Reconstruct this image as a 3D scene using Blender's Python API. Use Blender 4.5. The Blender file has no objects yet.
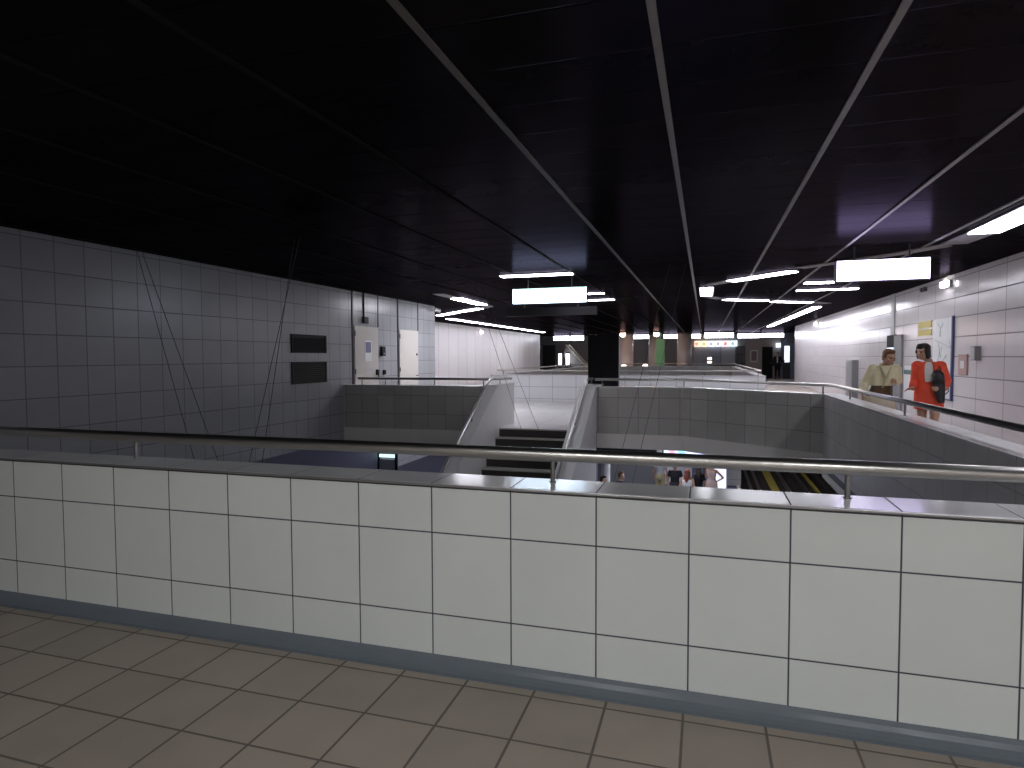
import bpy, bmesh, math, random
from mathutils import Vector, Matrix
random.seed(7)
COL = bpy.context.scene.collection
PI = math.pi

# ------------------------------------------------------------------ mesh helpers
class MB:
    def __init__(s): s.bm = bmesh.new()
    def box(s, x0, x1, y0, y1, z0, z1, bev=0.0):
        vs = [s.bm.verts.new((x, y, z)) for x in (x0, x1) for y in (y0, y1) for z in (z0, z1)]
        fs = [(0,1,3,2),(4,6,7,5),(0,4,5,1),(2,3,7,6),(0,2,6,4),(1,5,7,3)]
        F = [s.bm.faces.new([vs[i] for i in f]) for f in fs]
        if bev:
            es = list({e for f in F for e in f.edges})
            bmesh.ops.bevel(s.bm, geom=es, offset=bev, segments=2, affect='EDGES', profile=0.6)
        return s
    def prism(s, poly, a, b, axis='z'):
        """poly: 2-D points; extruded from a to b along axis"""
        def mk(p, t):
            if axis == 'z': return (p[0], p[1], t)
            if axis == 'x': return (t, p[0], p[1])
            return (p[0], t, p[1])
        lo = [s.bm.verts.new(mk(p, a)) for p in poly]; hi = [s.bm.verts.new(mk(p, b)) for p in poly]
        n = len(poly)
        s.bm.faces.new(lo); s.bm.faces.new(hi[::-1])
        for i in range(n): s.bm.faces.new((lo[i], hi[i], hi[(i+1) % n], lo[(i+1) % n]))
        bmesh.ops.recalc_face_normals(s.bm, faces=s.bm.faces[:])
        return s
    def quad(s, a, b, c, d):
        s.bm.faces.new([s.bm.verts.new(p) for p in (a, b, c, d)]); return s
    def loft(s, rings, cap=True, closed=True):
        R = [[s.bm.verts.new(p) for p in r] for r in rings]
        n = len(R[0])
        for i in range(len(R)-1):
            for j in range(n if closed else n-1):
                k = (j+1) % n
                s.bm.faces.new((R[i][j], R[i][k], R[i+1][k], R[i+1][j]))
        if cap and closed:
            s.bm.faces.new(R[0][::-1]); s.bm.faces.new(R[-1])
        return s
    def tube(s, pts, rad, n=12, round_ends=False):
        """tube through pts with radius per point, parallel-transported frames"""
        P = [Vector(p) for p in pts]
        if not hasattr(rad, '__len__'): rad = [rad]*len(P)
        rad = list(rad)
        T = []
        for i in range(len(P)):
            a = P[max(0, i-1)]; b = P[min(len(P)-1, i+1)]
            T.append((b-a).normalized())
        up = Vector((0,0,1)) if abs(T[0].z) < .9 else Vector((1,0,0))
        u = T[0].cross(up).normalized()
        rings = []
        def ring(c, t, u, r):
            v = t.cross(u)
            return [c + (u*math.cos(2*PI*k/n) + v*math.sin(2*PI*k/n))*r for k in range(n)]
        if round_ends:
            for q in (80, 55, 28):
                q = math.radians(q); rings.append(ring(P[0]-T[0]*rad[0]*math.sin(q), T[0], u, rad[0]*math.cos(q)))
        for i in range(len(P)):
            u = (u - T[i]*u.dot(T[i])).normalized()
            rings.append(ring(P[i], T[i], u, rad[i]))
        if round_ends:
            for q in (28, 55, 80):
                q = math.radians(q); rings.append(ring(P[-1]+T[-1]*rad[-1]*math.sin(q), T[-1], u, rad[-1]*math.cos(q)))
        return s.loft(rings)
    def ell(s, c, r, rot=None, n=16, m=10):
        c = Vector(c); rot = rot or Matrix.Identity(3)
        rings = []
        for i in range(1, m):
            a = PI*i/m - PI/2
            rings.append([c + rot @ Vector((r[0]*math.cos(a)*math.cos(2*PI*k/n), r[1]*math.cos(a)*math.sin(2*PI*k/n), r[2]*math.sin(a))) for k in range(n)])
        return s.loft(rings)

def worldloc(p):
    v = Vector((0,0,0))
    while p is not None: v += p.location; p = p.parent
    return v
def obj(name, mb, mat, parent=None, local=False, smooth=False, mods=None, **props):
    bm = mb.bm
    bmesh.ops.recalc_face_normals(bm, faces=bm.faces[:])
    if parent is None:
        lo = [min(v.co[i] for v in bm.verts) for i in range(3)]; hi = [max(v.co[i] for v in bm.verts) for i in range(3)]
        org = Vector(((lo[0]+hi[0])/2, (lo[1]+hi[1])/2, lo[2]))
    else: org = Vector((0,0,0)) if local else worldloc(parent)
    for v in bm.verts: v.co -= org
    me = bpy.data.meshes.new(name); bm.to_mesh(me); bm.free()
    o = bpy.data.objects.new(name, me); COL.objects.link(o)
    if mat: me.materials.append(mat)
    if parent is None: o.location = org
    else: o.parent = parent
    if smooth:
        for p in me.polygons: p.use_smooth = True
    for k, v in props.items(): o[k] = v
    return o
def thing(name, label, cat, loc=(0,0,0), rz=0, group=None):
    o = bpy.data.objects.new(name, None); COL.objects.link(o); o.empty_display_size = .1
    o.location = loc; o.rotation_euler = (0,0,rz); o['label'] = label; o['category'] = cat; o['kind'] = 'thing'
    if group: o['group'] = group
    return o
def tag(o, label, cat, group=None, kind='thing'):
    o['label'] = label; o['category'] = cat; o['kind'] = kind
    if group: o['group'] = group
    return o
def struct(name, mb, mat, label=None, cat=None, parent=None, **k):
    o = obj(name, mb, mat, parent, **k)
    if parent is None:
        o['kind'] = 'structure'
        if label: o['label'] = label
        if cat: o['category'] = cat
    return o
def copy_tree(o, parent=None):
    c = o.copy(); COL.objects.link(c)
    if parent: c.parent = parent
    for ch in list(o.children): copy_tree(ch, c)
    return c

# ------------------------------------------------------------------ materials
def nodes(name):
    m = bpy.data.materials.new(name); m.use_nodes = True
    nt = m.node_tree; b = nt.nodes['Principled BSDF']
    return m, nt, b
def setin(b, **k):
    for n, v in k.items():
        b.inputs[n.replace('_', ' ')].default_value = v
def c4(c): return (c[0], c[1], c[2], 1)
def pbr(name, col, rough=.5, metal=0., spec=.5, noise=None, emit=None, estr=0., coat=0.):
    m, nt, b = nodes(name)
    setin(b, Base_Color=c4(col), Roughness=rough, Metallic=metal, Specular_IOR_Level=spec)
    if coat: b.inputs['Coat Weight'].default_value = coat
    if emit: setin(b, Emission_Color=c4(emit), Emission_Strength=estr)
    if noise:
        sc, amt = noise
        g = nt.nodes.new('ShaderNodeNewGeometry'); n = nt.nodes.new('ShaderNodeTexNoise'); n.inputs['Scale'].default_value = sc; n.inputs['Detail'].default_value = 4
        nt.links.new(g.outputs['Position'], n.inputs['Vector'])
        mp = nt.nodes.new('ShaderNodeMapRange'); mp.inputs['To Min'].default_value = 1-amt; mp.inputs['To Max'].default_value = 1+amt
        nt.links.new(n.outputs['Fac'], mp.inputs['Value'])
        mx = nt.nodes.new('ShaderNodeMix'); mx.data_type = 'RGBA'; mx.blend_type = 'MULTIPLY'; mx.inputs['Factor'].default_value = 1
        mx.inputs['A'].default_value = c4(col); nt.links.new(mp.outputs['Result'], mx.inputs['B'])
        nt.links.new(mx.outputs['Result'], b.inputs['Base Color'])
        mr = nt.nodes.new('ShaderNodeMapRange'); mr.inputs['To Min'].default_value = max(.02, rough-.08); mr.inputs['To Max'].default_value = min(1, rough+.08)
        nt.links.new(n.outputs['Fac'], mr.inputs['Value']); nt.links.new(mr.outputs['Result'], b.inputs['Roughness'])
    return m
def glow(name, col, s):
    m, nt, b = nodes(name)
    setin(b, Base_Color=c4((.8,.8,.8)), Roughness=.3, Emission_Color=c4(col), Emission_Strength=s)
    return m
def grid(name, u, v, su, sv, ou, ov, lw, col, grout, rough, var=.04, bump=.25, spec=.5, stain=.06, wave=0.):
    """tiles on world position: u, v are unit vectors; s spacing, o offset, lw joint width"""
    m, nt, b = nodes(name); N = nt.nodes; L = nt.links
    g = N.new('ShaderNodeNewGeometry')
    def math_(op, a, bb=None, cc=None):
        n = N.new('ShaderNodeMath'); n.operation = op
        for i, q in enumerate((a, bb, cc)):
            if q is None: continue
            if isinstance(q, (int, float)): n.inputs[i].default_value = q
            else: L.new(q, n.inputs[i])
        return n.outputs[0]
    def axis(d, s, o):
        dp = N.new('ShaderNodeVectorMath'); dp.operation = 'DOT_PRODUCT'; L.new(g.outputs['Position'], dp.inputs[0]); dp.inputs[1].default_value = d
        t = math_('DIVIDE', math_('SUBTRACT', dp.outputs['Value'], o), s)
        fl = math_('FLOOR', t); fr = math_('SUBTRACT', t, fl)
        dist = math_('MULTIPLY', math_('MINIMUM', fr, math_('SUBTRACT', 1.0, fr)), s)
        return fl, dist
    fu, du = axis(u, su, ou); fv, dv = axis(v, sv, ov)
    d = math_('MINIMUM', du, dv)
    mask = N.new('ShaderNodeMapRange'); mask.inputs['From Min'].default_value = lw*.35; mask.inputs['From Max'].default_value = lw*.65
    mask.inputs['To Min'].default_value = 1; mask.inputs['To Max'].default_value = 0; L.new(d, mask.inputs['Value'])
    cmb = N.new('ShaderNodeCombineXYZ'); L.new(fu, cmb.inputs[0]); L.new(fv, cmb.inputs[1])
    wn = N.new('ShaderNodeTexWhiteNoise'); wn.noise_dimensions = '2D'; L.new(cmb.outputs[0], wn.inputs['Vector'])
    vr = math_('MULTIPLY_ADD', wn.outputs['Value'], 2*var, 1-var)
    ns = N.new('ShaderNodeTexNoise'); ns.inputs['Scale'].default_value = 3.0; ns.inputs['Detail'].default_value = 5; L.new(g.outputs['Position'], ns.inputs['Vector'])
    st = math_('MULTIPLY_ADD', ns.outputs['Fac'], 2*stain, 1-stain)
    val = math_('MULTIPLY', vr, st)
    mx = N.new('ShaderNodeMix'); mx.data_type = 'RGBA'; mx.blend_type = 'MULTIPLY'; mx.inputs['Factor'].default_value = 1
    mx.inputs['A'].default_value = c4(col); L.new(val, mx.inputs['B'])
    m2 = N.new('ShaderNodeMix'); m2.data_type = 'RGBA'; L.new(mask.outputs['Result'], m2.inputs['Factor']); L.new(mx.outputs['Result'], m2.inputs['A']); m2.inputs['B'].default_value = c4(grout)
    L.new(m2.outputs['Result'], b.inputs['Base Color'])
    r = math_('MULTIPLY_ADD', mask.outputs['Result'], .85-rough, rough); L.new(r, b.inputs['Roughness'])
    setin(b, Specular_IOR_Level=spec)
    bp = N.new('ShaderNodeBump'); bp.inputs['Strength'].default_value = bump; bp.inputs['Distance'].default_value = .004
    h = math_('SUBTRACT', 1.0, mask.outputs['Result'])
    if wave:
        n2 = N.new('ShaderNodeTexNoise'); n2.inputs['Scale'].default_value = 1.0; n2.inputs['Detail'].default_value = 5
        sm = N.new('ShaderNodeVectorMath'); sm.operation = 'MULTIPLY'; sm.inputs[1].default_value = (1.2, 22., 1.); L.new(g.outputs['Position'], sm.inputs[0]); L.new(sm.outputs[0], n2.inputs['Vector'])
        h = math_('MULTIPLY_ADD', n2.outputs['Fac'], wave, h)
    L.new(h, bp.inputs['Height']); L.new(bp.outputs['Normal'], b.inputs['Normal'])
    return m
X, Y, Z = (1,0,0), (0,1,0), (0,0,1)
CH = Vector((1.85+.4, 11.2-12.95, 0)).normalized()      # chamfered corner of the void
GR = (.045,.045,.055)
M = {}
M['tile_near'] = grid('WhiteParapetTile', X, Z, .4095, .41, -.06, .27, .007, (.74,.77,.75), (.06,.06,.085), .22, var=.025, stain=.05)
M['coping'] = grid('CopingTile', X, Y, .4095, 9., -.06, 0, .008, (.66,.67,.67), (.10,.10,.12), .16, var=.03, stain=.06)
M['coping_y'] = grid('CopingTileSide', Y, X, .41, 9., .1, 0, .008, (.72,.72,.72), (.10,.10,.12), .2, var=.03)
M['floor'] = grid('FloorTile', X, Y, .332, .335, .255, .02, .011, (.375,.315,.265), (.15,.125,.105), .42, var=.07, stain=.16, bump=.3)
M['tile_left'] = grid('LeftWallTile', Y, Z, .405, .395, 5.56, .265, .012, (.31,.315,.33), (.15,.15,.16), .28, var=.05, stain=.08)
M['panel_side'] = grid('WallPanel', Y, Z, 1.078, .374, 11.9, .77, .02, (.82,.78,.80), (.29,.27,.30), .2, var=.03, stain=.04)
M['panel_recess'] = grid('RecessPanel', Y, Z, 1.17, 9., 11.9, -4, .02, (.80,.77,.79), (.27,.255,.28), .4, var=.03, stain=.04)
M['panel_back'] = grid('BackPanel', X, Z, 1.08, .374, 0, .77, .02, (.70,.69,.70), (.25,.24,.26), .3, var=.03)
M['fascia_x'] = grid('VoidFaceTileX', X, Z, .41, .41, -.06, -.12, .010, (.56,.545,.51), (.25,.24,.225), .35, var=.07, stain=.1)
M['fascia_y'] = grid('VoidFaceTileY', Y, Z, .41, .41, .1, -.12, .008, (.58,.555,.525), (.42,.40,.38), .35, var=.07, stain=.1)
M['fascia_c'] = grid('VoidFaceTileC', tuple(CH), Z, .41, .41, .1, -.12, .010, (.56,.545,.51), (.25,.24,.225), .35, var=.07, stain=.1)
M['tile_far'] = grid('FarParapetTile', X, Z, .82, .41, -.06, .1, .014, (.74,.74,.76), (.3,.3,.32), .25, var=.03)
M['ceiling'] = grid('CeilingSlats', Y, X, .5, 99., .3, 40, .012, (.009,.008,.0078), (.003,.003,.003), .3, var=.25, stain=.3, spec=.16, bump=.45, wave=.5)
def dull(m, fac, rough, gcol=(.8,.8,.85)):
    nt = m.node_tree; b = nt.nodes['Principled BSDF']; out = nt.nodes['Material Output']
    d = nt.nodes.new('ShaderNodeBsdfDiffuse'); g = nt.nodes.new('ShaderNodeBsdfGlossy'); x = nt.nodes.new('ShaderNodeMixShader')
    for l in list(nt.links):
        if l.to_socket == b.inputs['Base Color']: nt.links.new(l.from_socket, d.inputs['Color'])
        if l.to_socket == b.inputs['Normal']: nt.links.new(l.from_socket, g.inputs['Normal'])
    g.inputs['Color'].default_value = c4(gcol); g.inputs['Roughness'].default_value = rough; x.inputs['Fac'].default_value = fac
    nt.links.new(d.outputs[0], x.inputs[1]); nt.links.new(g.outputs[0], x.inputs[2]); nt.links.new(x.outputs[0], out.inputs['Surface'])
dull(M['ceiling'], .045, .2, (.40,.35,.46))
M['batten_unlit'] = pbr('CeilingBattenUnlit', (.018,.017,.016), .8, spec=.05)  # same battens with the lack of light at left put into the colour
M['batten_dim'] = pbr('CeilingBattenDim', (.13,.125,.12), .6)  # half-shaded batten colour, between the lit and unlit ones
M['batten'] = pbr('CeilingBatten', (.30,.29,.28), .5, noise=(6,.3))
M['channel'] = pbr('CeilingChannel', (.30,.29,.30), .5, noise=(8,.1))
M['housing'] = pbr('FixtureHousing', (.035,.035,.04), .4)
M['steel'] = pbr('BrushedSteel', (.64,.62,.59), .30, 1.)
M['steel_dark'] = pbr('DullSteel', (.33,.32,.31), .36, 1.)
M['cove'] = pbr('GreyBaseCove', (.17,.195,.225), .2, noise=(5,.08))
M['trim'] = pbr('EdgeTrim', (.46,.46,.47), .3, .8)
M['black'] = pbr('BlackPaint', (.012,.012,.014), .6, spec=.25)
M['dark'] = pbr('DarkGrey', (.05,.05,.055), .5)
M['concrete'] = pbr('SlabEdge', (.93,.90,.84), .6, noise=(4,.05))
M['stair_side'] = pbr('StairWallPlaster', (.62,.61,.60), .45, noise=(5,.06))
M['tread'] = pbr('DarkStep', (.045,.04,.037), .55, noise=(10,.2))
M['nosing'] = pbr('StepNosing', (.50,.48,.45), .4, .3)
M['landing'] = grid('LandingTile', X, Y, .6, .6, 0, 0, .01, (.72,.70,.69), (.45,.44,.44), .28, var=.03)
M['door'] = pbr('CreamDoor', (.56,.535,.49), .45, noise=(3,.05))
M['strip'] = pbr('DarkJointStrip', (.025,.025,.03), .4)
M['grille'] = pbr('BlackGrille', (.010,.010,.012), .6, spec=.2)
M['grille2'] = pbr('BrownGrille', (.045,.04,.036), .6, spec=.2)
M['grey'] = pbr('GreyPaint', (.30,.30,.31), .45, noise=(6,.06))
M['grey_l'] = pbr('LightGreyPaint', (.5,.51,.52), .4)
M['white'] = pbr('WhiteSheet', (.85,.86,.87), .35)
M['cable'] = pbr('DarkCable', (.06,.06,.065), .7, spec=.2)
M['violet_wall'] = pbr('VioletGreyWall', (.20,.19,.25), .55, noise=(2,.08))
M['navy'] = pbr('NavyFloor', (.07,.07,.13), .4, noise=(2,.1))
M['lowwall'] = grid('LowerWallTile', Y, Z, .82, .41, 0, 0, .015, (.6,.6,.62), (.3,.3,.32), .35)
M['lowback'] = grid('LowerBackTile', X, Z, .82, .41, 0, 0, .015, (.6,.59,.58), (.3,.3,.32), .35)
M['trackbed'] = pbr('TrackBed', (.035,.026,.024), .8, noise=(6,.4))
M['railsteel'] = pbr('RailSteel', (.55,.53,.5), .3, 1.)
M['yellow'] = pbr('YellowStrip', (.42,.33,.07), .5, noise=(8,.3))
M['cream'] = pbr('CreamEdge', (.80,.78,.68), .45)
LIL = (.91,.905,1.0)
M['tube'] = glow('FluorescentDiffuser', LIL, 19.)
M['tube_strong'] = glow('FluorescentDiffuserStrong', LIL, 52.)
M['tube_row'] = glow('FluorescentDiffuserRow', LIL, 25.)
M['tube_near'] = glow('FluorescentDiffuserNear', (.98,1.0,1.0), 50.)
M['tube_far'] = glow('FluorescentDiffuserFar', LIL, 20.)
M['signface'] = glow('SignFaceWhite', (.72,.64,1.0), 9.)
M['signface2'] = glow('SignFaceMint', (.60,.80,1.0), 7.)
M['signgreen'] = glow('SignGreenBand', (.16,.85,.66), .95)
M['farsign'] = glow('FarSignFace', (.88,.90,1.0), 17.)
M['warm'] = glow('WarmSpot', (1.0,.64,.42), 36.)
M['warmdim'] = glow('WarmGlow', (1.0,.80,.72), 4.)
M['emerg'] = glow('EmergencyLens', (.95,.9,1.0), 12.)
M['emergy'] = glow('EmergencyYellow', (1.0,.85,.25), 2.0)
M['screen'] = glow('ScreenBlue', (.75,.85,1.0), 1.6)

# ------------------------------------------------------------------ setting
CZ = 3.1; LZ = -3.95
fl = MB()
for b in [(-12.,8.,-4.,3.09), (1.87,8.,3.09,11.2), (-12.,-4.26,12.63,12.97), (-12.,8.,12.97,21.1), (1.8,8.,21.1,40.), (-12.,-7.2,21.1,40.), (-12.,8.,40.,50.)]:
    fl.box(b[0], b[1], b[2], b[3], -.35, 0)
fl.prism([(-.37,12.97),(1.87,11.23),(8,11.23),(8,12.97)], -.35, 0)
fl.box(-12,-8.2,3.09,12.63,-.35,0)
struct('floor', fl, M['floor'])
# pale slab edge seen under the dark void faces
tr = MB()
tr.box(-7.9,-4.5,12.592,12.6,-.35,-.05); tr.box(-2.14,-.4,12.942,12.95,-.35,-.05)
n = Vector((-CH.y, CH.x, 0))*-.008
tr.prism([(-.4,12.95),(1.85,11.2),(1.85+n.x,11.2+n.y),(-.4+n.x,12.95+n.y)], -.35, -.05)

struct('trim_4', tr, M['concrete'])
struct('trim_90', MB().box(1.84,1.99,3.1,11.2,-.43,-.31), M['cream'])
struct('trim_91', MB().box(1.846,1.99,3.1,11.2,-.31,-.22), M['dark'])
struct('trim_92', MB().box(1.85,1.99,3.1,11.2,-.22,-.05), M['fascia_y'])
struct('ceiling', MB().box(-12.,8.,-4.,50.,CZ,CZ+.2), M['ceiling'])
k = 5
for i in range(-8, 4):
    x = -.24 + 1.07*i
    struct('trim_%d' % k, MB().box(x-.02, x+.02, -4, 47, CZ-.012, CZ), M['batten'] if x > -.5 else M['batten_dim'] if x > -1.6 else M['batten_unlit']); k += 1
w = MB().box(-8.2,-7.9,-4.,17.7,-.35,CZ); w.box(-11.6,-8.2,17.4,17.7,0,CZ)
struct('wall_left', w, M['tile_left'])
struct('wall_left_recess', MB().box(-11.7,-11.4,17.7,44.,0,CZ), M['panel_recess'])
struct('wall_right', MB().box(4.57,4.9,-4.,36.5,0,CZ), M['panel_side'])
struct('wall_right_recess', MB().box(7.7,8.,36.5,50.,0,CZ), M['panel_side'])
struct('wall_back', MB().box(-12.,8.,-4.3,-4.,0,CZ), M['panel_back'])
M['farwall'] = pbr('FarWall', (.36,.35,.37), .5, noise=(1.5,.08))
struct('wall_far', MB().box(-12.,8.,47.5,47.8,0,CZ), M['farwall'])
# lower level
lf = MB().box(-14.7,1.42,-1,45,LZ-.3,LZ)
struct('floor_lower', lf, M['navy'])
struct('floor_trackbed', MB().box(1.42,5.3,-1,45,LZ-.8,LZ-.6).box(1.37,1.42,-1,45,LZ-.7,LZ-.01).box(5.3,5.35,-1,45,LZ-.7,LZ-.01), M['trackbed'])
struct('floor_platform', MB().box(5.3,9.,-1,45,LZ-.3,LZ), M['lowback'])
struct('trim_1', MB().box(1.32,1.46,-1,45,LZ,LZ+.03), M['cream'])
struct('trim_2', MB().box(5.3,5.7,-1,45,LZ,LZ+.03), M['cream'])
struct('trim_3', MB().box(5.7,6.0,-1,45,LZ,LZ+.01), M['dark'])
struct('wall_lower_left', MB().box(-15,-14.7,-1,45,LZ,-.35), M['lowwall'])
struct('wall_lower_right', MB().box(9,9.3,-1,45,LZ-.3,-.35), M['lowwall'])
struct('wall_lower_back', MB().box(-15,9,45,45.3,-5.3,-.35), M['lowback'])
struct('wall_lower_front', MB().box(-15,9,-1.3,-1,-5.3,-.35), M['lowback'])
struct('wall_lower_violet', MB().box(-11.3,-11.,2,19.6,LZ,-.35), M['violet_wall'])

# ------------------------------------------------------------------ parapets
def rail_posts(root, posts, ztop=1.04, z0=.92, r=.012):
    for (x, y) in posts:
        p = MB().tube([(x,y,z0),(x,y,ztop)], r, 12); p.tube([(x,y,z0),(x,y,z0+.012)], r*1.4, 14)
        obj('post', p, M['steel_dark'], root, smooth=False)
# near parapet
root = thing('tiled_parapet', 'long white tiled parapet across the foreground, grey cove at its foot', 'parapet', (-2.6,2.95,0))
obj('tiled_face', MB().box(-7.9,1.85,2.83,3.09,-.05,.912), M['tile_near'], root)
obj('tiled_face', MB().box(1.85,4.57,2.83,3.09,0,.912), M['tile_near'], root)
obj('coping', MB().box(-7.9,4.57,2.835,3.10,.912,.926,.003), M['coping'], root, label='pale glossy tile coping')
obj('edge_trim', MB().box(-7.9,4.57,2.822,2.835,.914,.925,.002), M['trim'], root, label='metal strip along the front top edge')
cove = [(2.83,.0),(2.83,.066),(2.823,.066),(2.818,.048),(2.808,.029),(2.795,.015),(2.778,.006),(2.755,.003),(2.755,0)]
obj('base_cove', MB().prism(cove, -7.9, 4.57, 'x'), M['cove'], root, smooth=False, label='grey-blue rounded skirting at the foot')
# near rail
obj('seam', MB().box(-7.9,4.57,2.826,2.83,.905,.9115), M['dark'], root, label='dark seam under the coping')
root = thing('handrail', 'thick steel handrail along the foreground white parapet', 'handrail', (-1.6,3.0,.92))
obj('rail_tube', MB().tube([(-7.9,3.0,1.066),(-4,3.0,1.066),(0,3.0,1.066),(4.57,3.0,1.066)], .032, 24), M['steel'], root, smooth=True)
rail_posts(root, [(-7.2,3.03),(-3.38,3.03),(-.72,3.03),(.6,3.03),(3.2,3.03)])

# far parapets of the near void
CP = [(-.4,12.95),(1.85,11.2)]
root = thing('tiled_parapet', 'grey tiled parapet with chamfered corner around the right side of the near opening', 'parapet', (1.9,8,0))
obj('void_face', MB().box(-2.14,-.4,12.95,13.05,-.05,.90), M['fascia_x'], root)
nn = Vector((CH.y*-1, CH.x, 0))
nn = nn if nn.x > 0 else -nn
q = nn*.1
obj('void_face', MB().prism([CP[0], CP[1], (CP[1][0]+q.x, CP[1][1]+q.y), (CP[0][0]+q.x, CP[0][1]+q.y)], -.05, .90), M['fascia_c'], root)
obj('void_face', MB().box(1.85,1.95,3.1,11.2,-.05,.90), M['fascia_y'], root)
q2 = nn*.26
outer = [(-2.14,12.95),(-.4,12.95),(1.85,11.2),(1.85,3.1),(2.11,3.1),(2.11,11.33),(-.31,13.21),(-2.14,13.21)]
ow = MB().prism([(-2.14,13.05),(-.37,13.05),(1.95,11.25),(1.95,3.1),(2.11,3.1),(2.11,11.33),(-.31,13.21),(-2.14,13.21)], 0, .90)
obj('outer_face', ow, M['panel_side'], root)
obj('coping', MB().prism(outer, .90, .922), M['coping_y'], root)
root = thing('handrail', 'steel handrail on the grey parapet beside the two walking women', 'handrail', (1.98,8,.92))
rp = [(-2.2,13.09,1.066),(-.36,13.09,1.066),(1.94,11.3,1.066),(1.99,11.1,1.066),(1.99,3.12,1.066)]
obj('rail_tube', MB().tube(rp, .027, 20), M['steel'], root, smooth=True)
rail_posts(root, [(-2.05,13.1),(-.40,13.09),(1.86,11.36),(1.99,10.0),(1.99,7.41),(1.99,3.4)])

root = thing('tiled_parapet', 'dark grey tiled parapet between the left wall and the stairs', 'parapet', (-6.2,12.7,0))
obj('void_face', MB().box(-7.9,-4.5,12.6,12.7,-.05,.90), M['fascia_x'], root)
obj('outer_face', MB().box(-7.9,-4.5,12.7,12.86,0,.90), M['tile_far'], root)
obj('coping', MB().box(-7.9,-4.5,12.595,12.865,.90,.922,.004), M['coping'], root)
root = thing('handrail', 'dark handrail on the parapet left of the stairs', 'handrail', (-6.2,12.73,.92))
obj('rail_tube', MB().tube([(-7.6,12.73,1.066),(-4.5,12.73,1.066),(-4.1,13.3,1.066)], .027, 16), M['steel_dark'], root, smooth=True)
rail_posts(root, [(-7.5,12.73),(-6.9,12.73),(-5.7,12.73),(-4.55,12.73)])

# ------------------------------------------------------------------ staircase
root = thing('staircase', 'staircase with dark steps going down into the near opening', 'stairs', (-3.5,12.9,LZ))
RIS, RUN, NS = .17174, .29, 23
Y0 = 12.9
for i in range(NS-1):
    z1 = -RIS*(i+1); y1 = Y0-RUN*i; y0 = y1-RUN
    st = obj('step', MB().box(-4.25,-2.42,y0,y1+.02,z1-RIS,z1-.012), M['tread'], root)
    ns = MB().box(-4.25,-2.42,y0-.012,y0+.06,z1-.022,z1)
    ns.box(-4.25,-2.42,y0+.06,y1,z1-.012,z1-.004)
    obj('nosing', ns, M['nosing'], st, label='pale step edge')
SL = RIS/RUN
yb = Y0-RUN*NS
def side(x0, x1):
    top = .92
    return MB().prism([(14.0,-.35 if False else 0.0),(14.0,top),(12.75,top),(yb+.1,top-SL*(12.75-yb-.1)),(yb+.1,LZ),(12.9,LZ),(12.9,0)], x0, x1, 'x')
obj('side_wall', side(-4.5,-4.25), M['stair_side'], root); obj('side_wall', side(-2.42,-2.14), M['stair_side'], root)
obj('landing', MB().box(-4.25,-2.42,12.9,14.0,-.02,.006), M['landing'], root)
obj('riser', MB().box(-4.25,-2.42,12.88,12.9,-RIS,-.022), M['tread'], root); obj('nosing', MB().box(-4.25,-2.42,12.87,12.9,-.022,.006), M['nosing'], root)
def capm(x0, x1):
    return MB().prism([(14.02,.92),(14.02,.945),(12.74,.945),(yb+.1,.945-SL*(12.75-yb-.1)),(yb+.1,.92-SL*(12.75-yb-.1)),(12.74,.92)], x0, x1, 'x')
obj('coping', capm(-4.52,-4.23), M['stair_side'], root); obj('coping', capm(-2.44,-2.12), M['stair_side'], root)
for x in (-4.40,-2.33):
    pts = [(x,13.55,1.07),(x,12.74,1.07),(x,12.5,1.07-SL*.24)]
    y = 5.2
    pts.append((x,y,1.07-SL*(12.74-y)))
    rl = obj('rail_tube', MB().tube(pts, .024, 14), M['steel'], root, smooth=True)
    for yy in (13.4,11.6,9.6,7.6):
        zc = .94 if yy > 12.74 else .94-SL*(12.74-yy)
        obj('post', MB().tube([(x,yy,zc),(x,yy,zc+.12)], .014, 10), M['steel_dark'], root)
struct('floor_landing', MB().box(-6.9,1.6,14.0,20.88,.0,.004), M['landing'])

# second opening further down the hall
root = thing('tiled_parapet', 'white tiled parapet around the second opening down the hall', 'parapet', (-2.6,21,0))
obj('front_face', MB().box(-7.2,1.8,20.9,21.1,0,.90), M['tile_far'], root)
obj('side_face', MB().box(1.55,1.8,21.1,40,0,.90), M['panel_side'], root)
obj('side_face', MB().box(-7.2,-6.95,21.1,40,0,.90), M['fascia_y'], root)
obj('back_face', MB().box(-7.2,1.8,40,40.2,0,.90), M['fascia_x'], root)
cp = MB().box(-7.22,1.82,20.88,21.12,.90,.922); cp.box(1.54,1.82,21.12,40.2,.90,.922); cp.box(-7.22,-6.94,21.12,40.2,.90,.922); cp.box(-6.94,1.54,40,40.2,.90,.922)
obj('coping', cp, M['stair_side'], root)
root = thing('handrail', 'thin steel handrail around the second opening down the hall', 'handrail', (-2.6,21,.92))
obj('rail_tube', MB().tube([(-7.08,40.1,1.07),(-7.08,21.3,1.07),(-6.9,21.0,1.07),(1.5,21.0,1.07),(1.68,21.3,1.07),(1.68,40.1,1.07),(-7.08,40.1,1.07)], .026, 10), M['steel'], root, smooth=True)
rail_posts(root, [(-7.08,30),(-7.08,22),(-5,21),(-2,21),(0,21),(1.6,21.1),(1.68,30)])

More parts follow.
